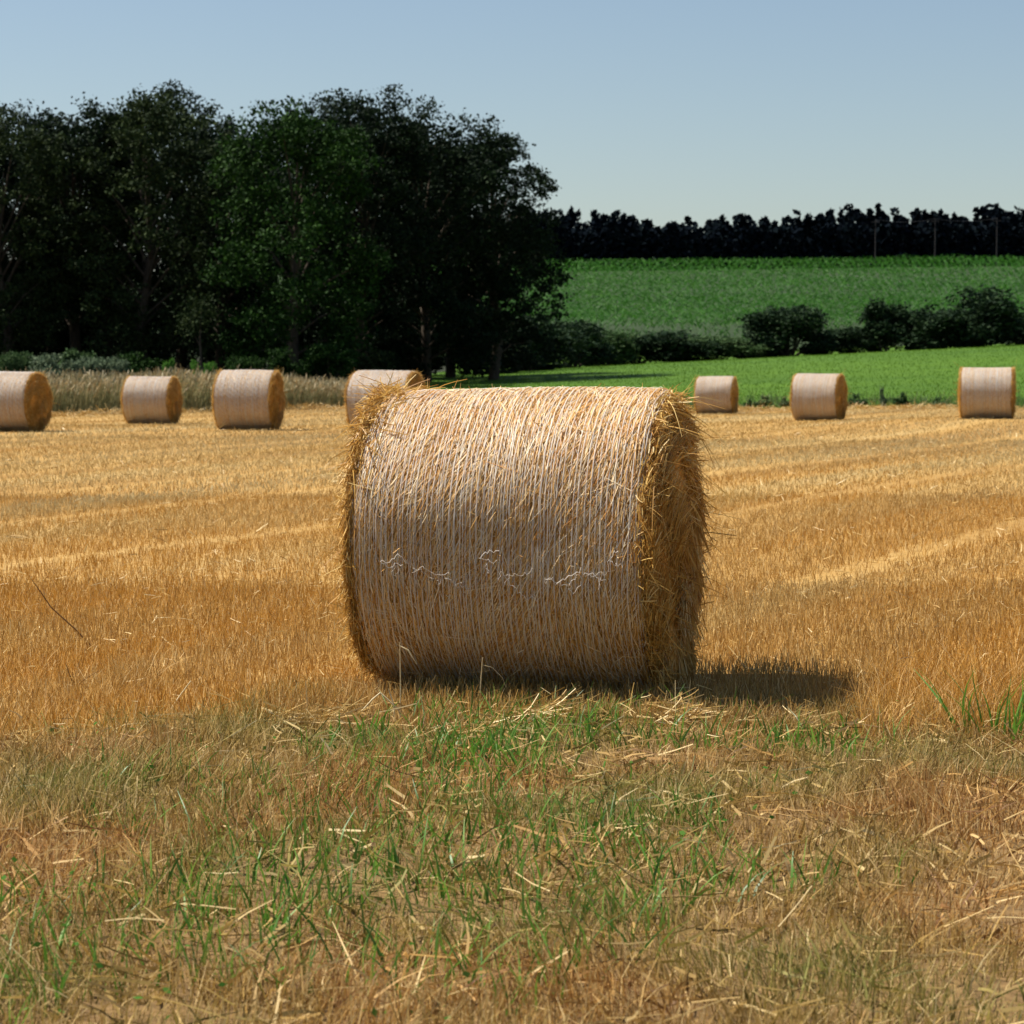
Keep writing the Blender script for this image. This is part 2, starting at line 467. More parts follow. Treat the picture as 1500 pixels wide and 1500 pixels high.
# ------------------------------------------------------------------ verge grass
def vhalf(y): return 0.235 * y + 0.6
x, y = scatter(3.6, 9.85, 4100, vhalf)
k = (y < verge_y(x) + rng.normal(0.02, 0.26, len(x))) & off_bale(x, y, 0.33)
x, y = x[k], y[k]
tall = 0.78 + 0.38 * wobble(x, y, 2.2, 31) + 0.35 * wobble(x, y, 7.0, 32)
n = len(x)
P = np.stack((x, y, gz(x, y) - 0.01), -1)
D = nrm(np.stack((rng.normal(0.03, 0.2, n) + 0.18 * wobble(x, y, 3.0, 33), rng.normal(-0.02, 0.2, n), np.ones(n)), -1))
B = np.stack((rng.normal(0, 0.24, n), rng.normal(0, 0.24, n), -np.abs(rng.normal(0, 0.14, n))), -1)
Lb = rng.uniform(0.045, 0.15, n) * np.clip(tall, 0.35, 1.6)
parts = [blades(P, D, Lb, rng.uniform(0.0022, 0.0046, n), B, 2, 0.9)]
# short upright grass crowding the foot of the bale
n = 9000
x = mx + rng.uniform(-1.1, 1.3, n); y = my - 0.25 * (x - mx) - rng.uniform(0.22, 0.95, n)
k = off_bale(x, y, 0.2); x, y = x[k], y[k]
parts.append(stand(x, y, 0.04, 0.115, 0.0022, 0.0042, 0.22, 2, 0.25, 0.8))
x, y = scatter(3.6, 9.5, 160, vhalf)
k = (y < verge_y(x)) & off_bale(x, y, 0.5)
parts.append(lying(x[k], y[k], 0.05, 0.16, 0.002, 0.0045, 0.02, 0.07, 0.4))
o = obj('dry_grass', mesh_np('dry_grass', parts), M['dry_grass'])
tag(o, 'matted brown and olive dry grass of the mown verge', 'grass', kind='stuff')

# small green blades scattered through the verge
x, y = scatter(3.6, 9.45, 420, vhalf)
m_ = wobble(x, y, 1.5, 41) + 0.7 * wobble(x, y, 5.0, 42)
k = (y < verge_y(x) - 0.05) & off_bale(x, y, 0.5) & (m_ > 0.05 + 0.5 * (np.abs(x) > 1.4) * (y > 7))
x, y = x[k], y[k]; n = len(x)
o = obj('green_grass', mesh_np('green_grass', [stand(x, y, 0.06, 0.17, 0.005, 0.010, 0.22, 3, 0.28, 0.9)]), M['green_grass'])
tag(o, 'fresh green blades sprouting through the dry verge grass', 'grass', kind='stuff')

# small broad leaves and dead leaf litter low in the verge
x, y = scatter(3.6, 9.3, 60, vhalf)
k = (y < verge_y(x)) & off_bale(x, y, 0.6) & (wobble(x, y, 2.4, 44) > 0.1)
x, y = x[k], y[k]; n = len(x)
C = np.stack((x, y, gz(x, y) + rng.uniform(0.015, 0.08, n)), -1)
o = obj('weed_leaves', mesh_np('weed_leaves', [leaves(C, rng.uniform(0.012, 0.028, n), rng, 0.5)]), M['leaf_bright'])
tag(o, 'small broad weed leaves low among the verge grass', 'weeds', kind='stuff')
x, y = scatter(3.6, 9.4, 240, vhalf)
k = (y < verge_y(x) + 0.1) & off_bale(x, y, 0.45); x, y = x[k], y[k]
o = obj('leaf_litter', mesh_np('leaf_litter', [stand(x, y, 0.05, 0.13, 0.006, 0.011, 0.5, 3, 0.6, 0.8), lying(x[::2], y[::2], 0.04, 0.12, 0.005, 0.011, 0.01, 0.05, 0.3)]), M['dry_grass'])
tag(o, 'broad withered blades and litter among the verge grass', 'litter', kind='stuff')

# larger green tufts that can be told apart
def grass_tuft(x, y, h, nb, label, group=None, mat='green_grass', spread=0.045, w=0.016):
    t = empty('grass_tuft', (x, y, float(gz(x, y))))
    r = np.random.default_rng(int(abs(x * 977 + y * 131)))
    P = np.stack((r.normal(0, spread, nb), r.normal(0, spread, nb), np.full(nb, -0.01)), -1)
    D = nrm(np.stack((P[:, 0] * 2.5 + r.normal(0, 0.1, nb), P[:, 1] * 2.5 + r.normal(0, 0.12, nb), np.ones(nb)), -1))
    B = np.stack((r.normal(0, 0.25, nb), r.normal(0, 0.25, nb), -np.abs(r.normal(0, 0.15, nb))), -1)
    Ls, Ws = h * r.uniform(0.55, 1.0, nb), r.uniform(0.6, 1.0, nb) * w
    for i in range(nb):
        s_ = slice(i, i + 1)
        obj('blade', mesh_np('blade', [blades(P[s_], D[s_], Ls[s_], Ws[s_], B[s_], 4, 0.92, r)]), M[mat], t)
    return tag(t, label, 'grass tuft', group)
def ground_at(cx, cy):
    d = CAM_H * F / (cy - HORIZON)
    return px(cx, d), d
GT = 'green tufts in the verge'
for cx, cy, h, nb in [(508, 1085, .13, 9), (535, 1082, .16, 12), (618, 1075, .15, 12), (640, 1098, .11, 9), (570, 1095, .13, 9),
                      (715, 1110, .13, 12), (738, 1120, .12, 9), (680, 1130, .15, 10), (790, 1150, .14, 14), (1065, 1105, .12, 12),
                      (1150, 1095, .13, 12), (280, 1110, .14, 8), (150, 1165, .12, 9), (1110, 1160, .14, 8), (1280, 1072, .12, 8), (870, 1145, .12, 9), (450, 1120, .13, 9)]:
    gx, gy = ground_at(cx, cy)
    grass_tuft(gx, gy, h, nb, 'fresh green grass tuft rising from the brown verge before the stubble', GT)
gx, gy = ground_at(1474, 1085)
grass_tuft(gx, gy, 0.36, 38, 'tallest green grass tuft of the verge, with long broad blades', None, spread=0.075, w=0.016)
gx, gy = ground_at(1240, 1110)
grass_tuft(gx, gy, 0.17, 18, 'dark green tuft among reddish dry grass in the verge', None, spread=0.05, w=0.014)

# taller reddish dry grass at the verge's end
def tall_dry(cx0, cx1, cy0, cy1, n, l0, l1):
    cxs = rng.uniform(cx0, cx1, n); cys = rng.uniform(cy0, cy1, n)
    d = CAM_H * F / (cys - HORIZON)
    X = px(cxs, d)
    return stand(X, d, l0, l1, 0.002, 0.004, 0.22, 3, 0.35, 0.9)
o = obj('tall_dry_grass', mesh_np('tall_dry_grass', [tall_dry(1260, 1600, 1000, 1090, 2600, 0.10, 0.24), tall_dry(-100, 240, 985, 1090, 1500, 0.08, 0.19), tall_dry(160, 220, 1000, 1030, 160, 0.12, 0.24)]), M['stubble'])
tag(o, 'taller uncut dry grass at both ends of the verge', 'grass', kind='stuff')

# ------------------------------------------------------------------ round bales
R, HL = 0.625, 0.60
def cyl(th, rad, x):
    # angle 0 = towards the camera side (-y), 90 degrees = top
    return np.stack((x + 0 * th, -rad * np.cos(th), rad * np.sin(th)), -1)
def edge_r(x):
    e = np.clip((np.abs(x) - (HL - 0.06)) / 0.06, 0, 1)
    return R - 0.035 * e ** 2

def dent(th, x):
    return 0.011 * wobble(np.cos(th) * 2.2 + 1.5 * x, np.sin(th) * 2.2 - x, 1.7, 55) + 0.004 * wobble(np.cos(th) * 7 + 5 * x, np.sin(th) * 7, 1.5, 56)

def bale_core_mesh():
    r = np.random.default_rng(11)
    nt, nx = 128, 40
    th = np.linspace(0, 2 * math.pi, nt, endpoint=False)
    xs_ = np.linspace(-HL, HL, nx)
    prof = [(-HL - 0.03, 0.02), (-HL - 0.028, 0.2), (-HL - 0.02, 0.4), (-HL - 0.01, 0.53)] + [(a, float(edge_r(a)) - 0.012) for a in xs_] + \
           [(HL + 0.01, 0.53), (HL + 0.02, 0.4), (HL + 0.028, 0.2), (HL + 0.03, 0.02)]
    V = []
    for a, rad in prof:
        dr = 0.006 * wobble(np.cos(th) * 3 + a * 5, np.sin(th) * 3, 3.0, 12)
        dx = 0.012 * wobble(np.cos(th) * 3 * rad + 2, np.sin(th) * 3 * rad, 4.0, 13) if abs(a) > HL else 0 * th
        V.append(cyl(th, rad + (dr + dent(th, a) if rad > 0.3 else 0), a + dx))
    V = np.concatenate(V); k = len(prof)
    i = (np.arange(k - 1) * nt)[:, None] + np.arange(nt)[None, :]
    j = (np.arange(k - 1) * nt)[:, None] + ((np.arange(nt) + 1) % nt)[None, :]
    Q = np.stack((i, j, j + nt, i + nt), -1).reshape(-1, 4)
    caps = [np.arange(nt)[None, :], (np.arange(nt) + (k - 1) * nt)[None, ::-1]]
    me = mesh_np('bale_core', [(V, Q)], True)
    return me

def bale_straw_mesh():
    r = np.random.default_rng(14)
    n = 50000
    th = r.uniform(0, 2 * math.pi, n); x = r.uniform(-HL + 0.01, HL - 0.01, n)
    L = r.uniform(0.04, 0.15, n)
    ang = 0.16 + 0.35 * wobble(x * 4, th * 2.5, 1.3, 15) + r.normal(0, 0.22, n)             # 0 = round the bale
    ang[::9] = r.uniform(-1.5, 1.5, len(ang[::9]))
    t = np.array([-0.5, 0.0, 0.5])
    dth = (np.cos(ang) * L)[:, None] * t / R
    dx = (np.sin(ang) * L)[:, None] * t
    lift = r.uniform(-0.012, 0.0035, n)[:, None] + np.stack((np.zeros(n), r.uniform(0, 0.003, n), np.abs(r.normal(0, 0.0035, n))), -1)
    X = np.clip(x[:, None] + dx, -HL, HL)
    C = cyl(th[:, None] + dth, edge_r(X) + dent(th[:, None] + dth, X) + lift, X)
    N_ = nrm(np.stack((np.zeros(n), -np.cos(th), np.sin(th)), -1))
    T = nrm(C[:, 2] - C[:, 0])
    S = nrm(np.cross(T, N_) + 0.5 * N_ * r.normal(size=(n, 1)))
    W = r.uniform(0.0016, 0.0034, n)[:, None] * np.array([1, 1, 0.8])
    parts = [ribbons(C, S, W)]
    # a few stalks standing away from the wrap
    n = 500
    th = r.uniform(0, 2 * math.pi, n); x = r.uniform(-HL, HL, n)
    P = cyl(th, R - 0.01 + 0 * th, x)
    N_ = np.stack((np.zeros(n), -np.cos(th), np.sin(th)), -1)
    D = nrm(N_ * 0.35 + r.normal(0, 0.6, (n, 3)))
    D = nrm(D + N_ * np.maximum(0, 0.15 - (D * N_).sum(-1, keepdims=True)))
    parts.append(blades(P, D, r.uniform(0.015, 0.06, n), r.uniform(0.002, 0.004, n), r.normal(0, 0.2, (n, 3)), 2, 0.4, r))
    return mesh_np('bale_straw', parts)

def cord_path(x0, amp, seed, slant=0.0, npt=180):
    th = np.linspace(0, 2 * math.pi, npt)
    rr = np.random.default_rng(seed)
    w = amp * (np.sin(3 * th + rr.uniform(0, 6.28)) + 0.6 * np.sin(8 * th + rr.uniform(0, 6.28)) + 0.35 * np.sin(21 * th + rr.uniform(0, 6.28)))
    X = x0 + w + slant * np.sin(th - 0.6)
    return th, np.clip(X, -HL + 0.005, HL - 0.005)

def net_mesh(NS=52, w0=0.0032, w1=0.0056, extra=30):
    r = np.random.default_rng(17)
    Cs, Ws = [], []
    xs0 = np.linspace(-HL + 0.012, HL - 0.035, NS) + r.normal(0, 0.002, NS)
    edge = np.array([HL - 0.022, HL - 0.012, -HL + 0.006])
    paths = []
    for i, x0 in enumerate(np.concatenate((xs0, edge))):
        th, X = cord_path(x0, 0.0012, 100 + i, 0.006)
        rad = edge_r(X) + dent(th, X) + 0.0035 + 0.002 * r.random() + 0.0015 * np.sin(th * 17 + i)
        paths.append((th, X, rad))
        Cs.append(cyl(th, rad, X)); Ws.append(np.full(len(th), r.uniform(w0, w1)) * (1 + 0.25 * np.sin(th * 40 + i)))
    # second, thinner turn of net over most of the width
    for i, x0 in enumerate(np.linspace(-HL + 0.02, 0.24, extra)):
        th, X = cord_path(x0 + r.normal(0, 0.004), 0.0016, 300 + i, -0.006)
        rad = edge_r(X) + dent(th, X) + 0.003 + 0.003 * r.random() + 0.002 * np.sin(th * 13 + i * 2)
        Cs.append(cyl(th, rad, X)); Ws.append(np.full(len(th), r.uniform(w0 * 0.6, w1 * 0.65)))
    C = np.stack(Cs); W = np.stack(Ws)
    T = nrm(np.gradient(C, axis=1))
    N_ = C.copy(); N_[..., 0] = 0; N_ = nrm(N_)
    S = nrm(np.cross(T, N_))
    parts = []
    top = C + N_ * 0.0012
    V1, Q1 = ribbons(C, S, W)
    # raised ridge gives the cord a rounded section
    n, k, _ = C.shape
    ridge = C + N_ * (W[..., None] * 0.35)
    h = S * (W[..., None] * 0.5)
    V = np.stack((C - h, ridge, C + h), axis=2).reshape(-1, 3)
    b = (np.arange(n) * k * 3)[:, None] + (np.arange(k - 1) * 3)[None, :]
    Qa = np.stack((b, b + 1, b + 4, b + 3), -1).reshape(-1, 4)
    Qb = np.stack((b + 1, b + 2, b + 5, b + 4), -1).reshape(-1, 4)
    parts.append((V, np.concatenate((Qa, Qb))))
    # zigzag threads between neighbouring cords
    zC = []
    for i in range(NS - 1):
        (th, X0, r0), (_, X1, r1) = paths[i], paths[i + 1]
        nz = 72
        tz = np.linspace(0, 2 * math.pi, nz) + r.uniform(0, 0.08)
        xa = np.interp(tz, th, X0); xb = np.interp(tz, th, X1)
        Xz = np.where(np.arange(nz) % 2 == 0, xa, xb)
        zC.append(cyl(tz, edge_r(Xz) + dent(tz, Xz) + 0.002, Xz))
    zC = np.stack(zC)
    A = zC[:, :-1].reshape(-1, 3); Bq = zC[:, 1:].reshape(-1, 3)
    seg = np.stack((A, (A + Bq) / 2 + 0.0015 * nrm((A + Bq) * np.array([0, 1, 1])), Bq), 1)
    NN = nrm(seg[:, 1] * np.array([0, 1, 1]))
    SS = nrm(np.cross(nrm(seg[:, 2] - seg[:, 0]), NN))
    parts.append(ribbons(seg, SS, np.full((len(seg), 3), 0.0022)))
    return mesh_np('net_wrap', parts, True)

def end_mesh(sgn, seed):
    r = np.random.default_rng(seed)
    n = 12000
    rad = R * np.sqrt(r.uniform(0.002, 1, n)) * 0.985
    th = r.uniform(0, 2 * math.pi, n)
    P = cyl(th, rad, 0 * th)
    dome = 0.03 * (1 - (rad / R) ** 2) + 0.03 * wobble(P[:, 1] * 5, P[:, 2] * 5, 2.0, 18 + seed)
    P[:, 0] = sgn * (HL + dome + r.uniform(-0.02, 0.012, n))
    tang = np.stack((0 * th, np.sin(th), np.cos(th)), -1)
    radial = np.stack((0 * th, -np.cos(th), np.sin(th)), -1)
    a = 0.9 * wobble(P[:, 1] * 4, P[:, 2] * 4, 1.6, 40 + seed) + r.normal(0, 0.28, n)
    a[::8] = r.uniform(-1.5, 1.5, len(a[::8]))
    D = tang * np.cos(a)[:, None] + radial * np.sin(a)[:, None]
    D[:, 0] += sgn * np.abs(r.normal(0.03, 0.13, n))
    D = nrm(D)
    L = r.uniform(0.05, 0.18, n)
    L = np.minimum(L, np.where(rad > 0.52, 0.10, 0.2))
    B = r.normal(0, 0.12, (n, 3)); B[:, 2] -= 0.08
    out_ = np.linalg.norm((P + D * L[:, None])[:, 1:], axis=1)
    L = np.where(out_ > R, L * 0.5, L)
    parts = [blades(P, D, L, r.uniform(0.003, 0.006, n), B, 2, 0.3, r)]
    # long drooping stalks
    m = 120
    th = r.uniform(0, 2 * math.pi, m); rad = R * np.sqrt(r.uniform(0.1, 1, m))
    P = cyl(th, rad, 0 * th); P[:, 0] = sgn * (HL + 0.01)
    D = nrm(np.stack((sgn * r.uniform(0.2, 1.0, m), r.normal(0, 0.6, m), r.normal(-0.1, 0.6, m)), -1))
    B = r.normal(0, 0.25, (m, 3)); B[:, 2] -= 0.25
    parts.append(blades(P, D, r.uniform(0.08, 0.2, m), r.uniform(0.003, 0.0055, m), B, 4, 0.5, r))
    return mesh_np('end_straw', parts)

def rim_mesh(sgn, seed, n=3600):
    r = np.random.default_rng(seed)
    th = r.uniform(0, 2 * math.pi, n)
    dens = 0.75 + 0.5 * wobble(np.cos(th) * 2, np.sin(th) * 2, 3.0, seed)
    k = r.random(n) < np.clip(dens, 0.15, 1); th = th[k]; n = len(th)
    P = cyl(th, R - r.uniform(0.0, 0.06, n), 0 * th)
    P[:, 0] = sgn * (HL - 0.02 + r.uniform(-0.02, 0.03, n))
    radial = np.stack((0 * th, -np.cos(th), np.sin(th)), -1)
    tang = np.stack((0 * th, np.sin(th), np.cos(th)), -1)
    D = radial * r.normal(0.0, 0.12, n)[:, None] + tang * r.normal(0.3, 0.9, n)[:, None]
    D[:, 0] += sgn * np.abs(r.normal(0.12, 0.2, n))
    D = nrm(D)
    B = r.normal(0, 0.2, (n, 3)); B[:, 2] -= 0.15
    return mesh_np('rim_straw', [blades(P, D, r.uniform(0.03, 0.09, n), r.uniform(0.003, 0.006, n), B, 3, 0.4, r)])

MESH = dict(core=bale_core_mesh(), straw=bale_straw_mesh(), net=net_mesh(), net_far=net_mesh(56, 0.0075, 0.012, 6),
            end_r=end_mesh(1, 31), end_l=end_mesh(-1, 32), rim_r=rim_mesh(1, 33), rim_l=rim_mesh(-1, 34))

def make_bale(i, label):
    cx, d, turn, h = BALES[i]
    X = px(cx, d)
    b = empty('straw_bale', (X, d, float(gz(X, d)) - 0.012), math.radians(-turn))
    roll = 0.0 if i == 0 else 1.3 * i
    if i:
        b.scale = (1 + 0.03 * math.sin(i * 2.1), 1 + 0.03 * math.sin(i * 3.7), 1 + 0.025 * math.cos(i * 1.9))
    kids = {}
    for nm, key, mt in [('straw_core', 'core', 'bale_core'), ('straw_layer', 'straw', 'bale_straw'), ('net_wrap', 'net' if i == 0 else 'net_far', 'net' if i == 0 else 'net_pale'),
                        ('end_face', 'end_r', 'end_straw'), ('end_face', 'end_l', 'end_straw'), ('rim_straw', 'rim_r', 'end_straw'), ('rim_straw', 'rim_l', 'end_straw')]:
        c = obj(nm, MESH[key], M[mt], b, (0, 0, R))
        c.rotation_euler = (roll, 0, 0)
        if key in ('straw', 'end_r', 'end_l', 'rim_r', 'rim_l'):
            c['kind'] = 'stuff'
        kids[key] = c
    tag(b, label, 'bale', 'round straw bales on the stubble field')
    return b, kids

LAB = ['big round straw bale in white net with a straw clump on its top edge',
       'round straw bale near the grey-green shrubs, its whole shaded end in view',
       'round straw bale standing close against the strip of tall wild grass',
       'round straw bale before the thin end of the wild grass strip',
       'round straw bale half hidden behind the big net-wrapped bale',
       'smallest and farthest straw bale, at the edge of the green meadow',
       'round straw bale between the farthest bale and the one with two ragged rims',
       'round straw bale seen broadside with ragged straw rims at both ends']
main, mk = None, None
for i, lb in enumerate(LAB):
    b, k_ = make_bale(i, lb)
    if i == 0: main, mk = b, k_

# details only the big bale shows: straw clump on its corner, fringe along one rim, frayed net
def clump_mesh():
    r = np.random.default_rng(51)
    parts = []
    n = 1100
    th = r.normal(math.radians(66), 0.30, n); x = -HL + 0.0 + r.gamma(1.6, 0.035, n) - 0.03
    P = cyl(th, R + r.uniform(-0.03, 0.014, n) * np.clip(1.2 - (x + HL) * 5, 0.2, 1), x)
    radial = np.stack((0 * th, -np.cos(th), np.sin(th)), -1)
    tang = np.stack((0 * th, np.sin(th), np.cos(th)), -1)
    D = radial * r.normal(0.08, 0.22, n)[:, None] + tang * r.normal(-0.3, 0.8, n)[:, None]
    D[:, 0] += r.normal(0.1, 0.6, n); D = nrm(D)
    B = r.normal(0, 0.25, (n, 3)); B[:, 2] -= 0.2
    parts.append(blades(P, D, r.uniform(0.03, 0.11, n), r.uniform(0.003, 0.006, n), B, 3, 0.4, r))
    # hanging fringe down the camera side of the rim
    n = 900
    th = r.uniform(-0.9, 1.5, n)
    P = cyl(th, R - r.uniform(0, 0.03, n), 0 * th); P[:, 0] = -HL - r.uniform(-0.03, 0.02, n)
    radial = np.stack((0 * th, -np.cos(th), np.sin(th)), -1)
    tang = np.stack((0 * th, np.sin(th), np.cos(th)), -1)
    D = radial * r.normal(0.0, 0.10, n)[:, None] - tang * np.abs(r.normal(0.8, 0.4, n))[:, None]
    D[:, 0] += r.normal(-0.1, 0.16, n); D = nrm(D)
    B = r.normal(0, 0.15, (n, 3)); B[:, 2] -= 0.1
    parts.append(blades(P, D, r.uniform(0.04, 0.12, n), r.uniform(0.003, 0.006, n), B, 3, 0.4, r))
    # a few long stray stalks
    n = 14
    th = r.uniform(-0.3, 1.9, n)
    P = cyl(th, R + 0 * th, 0 * th); P[:, 0] = -HL
    D = nrm(np.stack((r.normal(-0.6, 0.5, n), -np.cos(th) * 0.5 + r.normal(0, .3, n), np.sin(th) * 0.6 + r.normal(0, .4, n)), -1))
    B = r.normal(0, 0.3, (n, 3)); B[:, 2] -= 0.3
    parts.append(blades(P, D, r.uniform(0.09, 0.19, n), r.uniform(0.003, 0.005, n), B, 5, 0.4, r))
    return mesh_np('straw_clump', parts)
c = obj('straw_clump', clump_mesh(), M['end_straw'], main, (0, 0, R)); c['kind'] = 'stuff'
c['label'] = 'golden straw spilling over the upper corner and rim'

def far_stray_mesh():
    r = np.random.default_rng(53)
    n = 90
    th = r.uniform(-1.0, 3.6, n)
    P = cyl(th, R - r.uniform(0, 0.05, n), 0 * th); P[:, 0] = HL + r.uniform(-0.02, 0.03, n)
    D = nrm(np.stack((np.abs(r.normal(0.9, 0.5, n)), r.normal(0, 0.5, n), r.normal(-0.25, 0.6, n)), -1))
    B = r.normal(0, 0.2, (n, 3)); B[:, 2] -= 0.35
    parts = [blades(P, D, r.uniform(0.06, 0.2, n), r.uniform(0.003, 0.005, n), B, 4, 0.5, r)]
    parts.append(tube([(HL, 0.30, 0.0), (HL + 0.1, 0.31, 0.022), (HL + 0.22, 0.30, 0.01)], [0.0028, 0.0025, 0.0018]))
    parts.append(tube([(HL, 0.2, 0.02), (HL + 0.06, 0.21, -0.04), (HL + 0.11, 0.22, -0.16), (HL + 0.13, 0.23, -0.2)], [0.0026, 0.0024, 0.002, 0.0014]))
    return mesh_np('stray_stalks', parts)
c = obj('stray_stalks', far_stray_mesh(), M['end_straw'], main, (0, 0, R)); c['kind'] = 'stuff'

def fray_mesh():
    r = np.random.default_rng(57)
    parts = []
    spots = [(-0.28, 0.30), (-0.17, -0.16), (-0.14, -0.20), (-0.02, -0.10), (0.03, -0.14), (0.10, -0.16), (0.26, -0.16), (0.30, -0.19), (0.34, -0.17), (0.38, -0.16),
             (0.42, -0.13), (-0.22, -0.15), (-0.35, -0.10), (0.20, -0.14), (0.47, -0.06), (0.14, -0.13), (-0.10, -0.22)]
    for x0, x1, t0 in [(-0.46, -0.36, -0.09), (-0.33, -0.20, -0.13), (-0.19, -0.10, -0.17), (-0.05, 0.02, -0.07), (0.03, 0.17, -0.12), (0.21, 0.37, -0.17), (0.36, 0.44, -0.15), (0.47, 0.51, -0.03)]:
        for q in range(2):
            k = max(8, int((x1 - x0) / 0.008))
            xs_ = np.linspace(x0, x1, k) + np.cumsum(r.normal(0, 0.004, k))
            ths = t0 + np.cumsum(r.normal(0, 0.016, k)) + 0.01 * q
            rad = R + 0.012 + 0.008 * np.abs(np.sin(np.arange(k) * 0.9 + q)) + np.abs(r.normal(0, 0.003, k))
            parts.append(tube(cyl(ths, rad, xs_), r.uniform(0.0008, 0.0016), 4))
        for q in range(2):
            k = 6
            xs_ = r.uniform(x0, x1) + np.cumsum(r.normal(0, 0.005, k)); ths = t0 - np.cumsum(np.abs(r.normal(0.012, 0.008, k)))
            parts.append(tube(cyl(ths, R + 0.012 + 0.003 * np.arange(k), xs_), 0.001, 4))
    return mesh_np('frayed_net', parts, True)
c = obj('frayed_net', fray_mesh(), M['net'], mk['net']); c['kind'] = 'stuff'
c['label'] = 'torn white net threads curling off the wrap'

# ------------------------------------------------------------------ loose stalks and twigs one can pick out
def stalk_thing(name, label, cat, lines, m, origin):
    t = empty(name, origin)
    for pn, pts, rad in lines:
        obj(pn, mesh_np(pn, [tube(pts, rad)], True), m, t)
    return tag(t, label, cat)
gx, gy = ground_at(140, 950)
stalk_thing('dry_stalk', 'long brown dry stalk leaning out of the open stubble', 'stalk',
            [('stem', [(0, 0, -0.02), (-0.10, 0, 0.09), (-0.22, 0, 0.2), (-0.29, .01, 0.3), (-0.315, .01, 0.335)], [0.0045, 0.004, 0.0035, 0.0025, 0.0012]),
             ('side_shoot', [(-0.01, 0, 0.012), (-0.08, -.02, 0.02), (-0.17, -.02, 0.0)], [0.003, 0.003, 0.002])], M['twig'], (gx, gy, float(gz(gx, gy))))
gx, gy = ground_at(105, 1022)
stalk_thing('dry_stalk', 'forked thin dry stalk standing in the verge grass edge', 'stalk',
            [('stem', [(0, 0, -0.02), (-0.01, 0, 0.06), (-0.035, 0, 0.13)], [0.003, 0.0025, 0.0015]),
             ('side_shoot', [(0, 0, 0.03), (0.05, 0, 0.07), (0.1, 0, 0.1)], [0.003, 0.0025, 0.0015])], M['twig'], (gx, gy, float(gz(gx, gy))))
gx, gy = ground_at(237, 1048)
stalk_thing('straw_stalk', 'single pale straw sticking up slantwise from the verge', 'straw',
            [('stem', [(0, 0, -0.02), (0.06, 0, 0.07), (0.105, 0, 0.13)], [0.003, 0.003, 0.0026])], M['pale_stalk'], (gx, gy, float(gz(gx, gy))))
gx, gy = ground_at(585, 1055)
stalk_thing('straw_stalk', 'upright stalk with a bent pale leaf before the big bale', 'straw',
            [('stem', [(0, 0, -0.02), (0.002, 0, 0.12), (0.0, 0, 0.3)], [0.0024, 0.0022, 0.0016]),
             ('leaf_blade', [(0, 0, 0.285), (0.03, -0.01, 0.27), (0.065, -0.01, 0.215)], [0.002, 0.004, 0.0012])], M['pale_stalk'], (gx, gy, float(gz(gx, gy))))
gx, gy = ground_at(702, 1040)
stalk_thing('straw_stalk', 'straight cut stalk with a drooping thread beside the big bale', 'straw',
            [('stem', [(0, 0, -0.02), (0.005, 0, 0.1), (0.013, 0, 0.2)], [0.0026, 0.0024, 0.002]),
             ('leaf_blade', [(0.011, 0, 0.17), (0.05, 0, 0.16), (0.09, 0, 0.12), (0.105, 0, 0.08)], [0.0014, 0.0013, 0.0012, 0.0008])], M['pale_stalk'], (gx, gy, float(gz(gx, gy))))
gx, gy = ground_at(560, 1062)
stalk_thing('straw_stalk', 'kinked pale straws forming a little roof in the verge grass', 'straw',
            [('stem', [(-0.085, 0, 0.05), (-0.04, 0, 0.10), (-0.01, 0, 0.125)], [0.003, 0.003, 0.003]),
             ('stem', [(-0.01, 0, 0.125), (0.02, -.01, 0.10), (0.06, -.02, 0.06), (0.08, -.02, -0.01)], [0.003, 0.003, 0.003, 0.003]),
             ('stem', [(0.045, 0, -0.02), (0.04, 0, 0.08), (0.02, 0, 0.14)], [0.003, 0.003, 0.002])], M['pale_stalk'], (gx, gy, float(gz(gx, gy))))
def straw_pile(cx, cy, n, sx, sy, h, l0, l1, a0, asd, label, seed, name='straw_pile'):
    gx, gy = ground_at(cx, cy)
    t = empty(name, (gx, gy, float(gz(gx, gy))))
    r = np.random.default_rng(seed)
    P = np.stack((r.normal(0, sx, n), r.normal(0, sy, n), 0.02 + np.abs(r.normal(0, h, n))), -1)
    a = r.normal(a0, asd, n)
    D = nrm(np.stack((np.cos(a), 0.5 * r.normal(0, 1, n), np.sin(a) * 0.5), -1))
    L = r.uniform(l0, l1, n)
    P = P - D * L[:, None] * 0.5; P[:, 2] = np.maximum(P[:, 2], 0.005)
    c = obj('straw', mesh_np('straw', [blades(P, D, L, r.uniform(0.003, 0.006, n), r.normal(0, 0.12, (n, 3)), 3, 0.3, r)]), M['chaff'], t)
    c['kind'] = 'stuff'
    return tag(t, label, 'straw')
straw_pile(800, 1062, 46, 0.05, 0.04, 0.035, 0.15, 0.34, 0.55, 0.18, 'sheaf of long pale straws lying aslant at the foot of the bale', 61)
straw_pile(445, 1066, 150, 0.11, 0.05, 0.02, 0.08, 0.22, 0.2, 0.6, 'flat heap of pale straw on the verge beside the stubble', 62)
straw_pile(985, 1062, 160, 0.07, 0.05, 0.025, 0.05, 0.15, 0.4, 0.8, 'small golden straw heap at the bale end above the verge', 63)
straw_pile(690, 1080, 70, 0.06, 0.05, 0.02, 0.06, 0.16, 0.4, 0.7, 'loose brownish straw knot among green blades of the verge', 64)

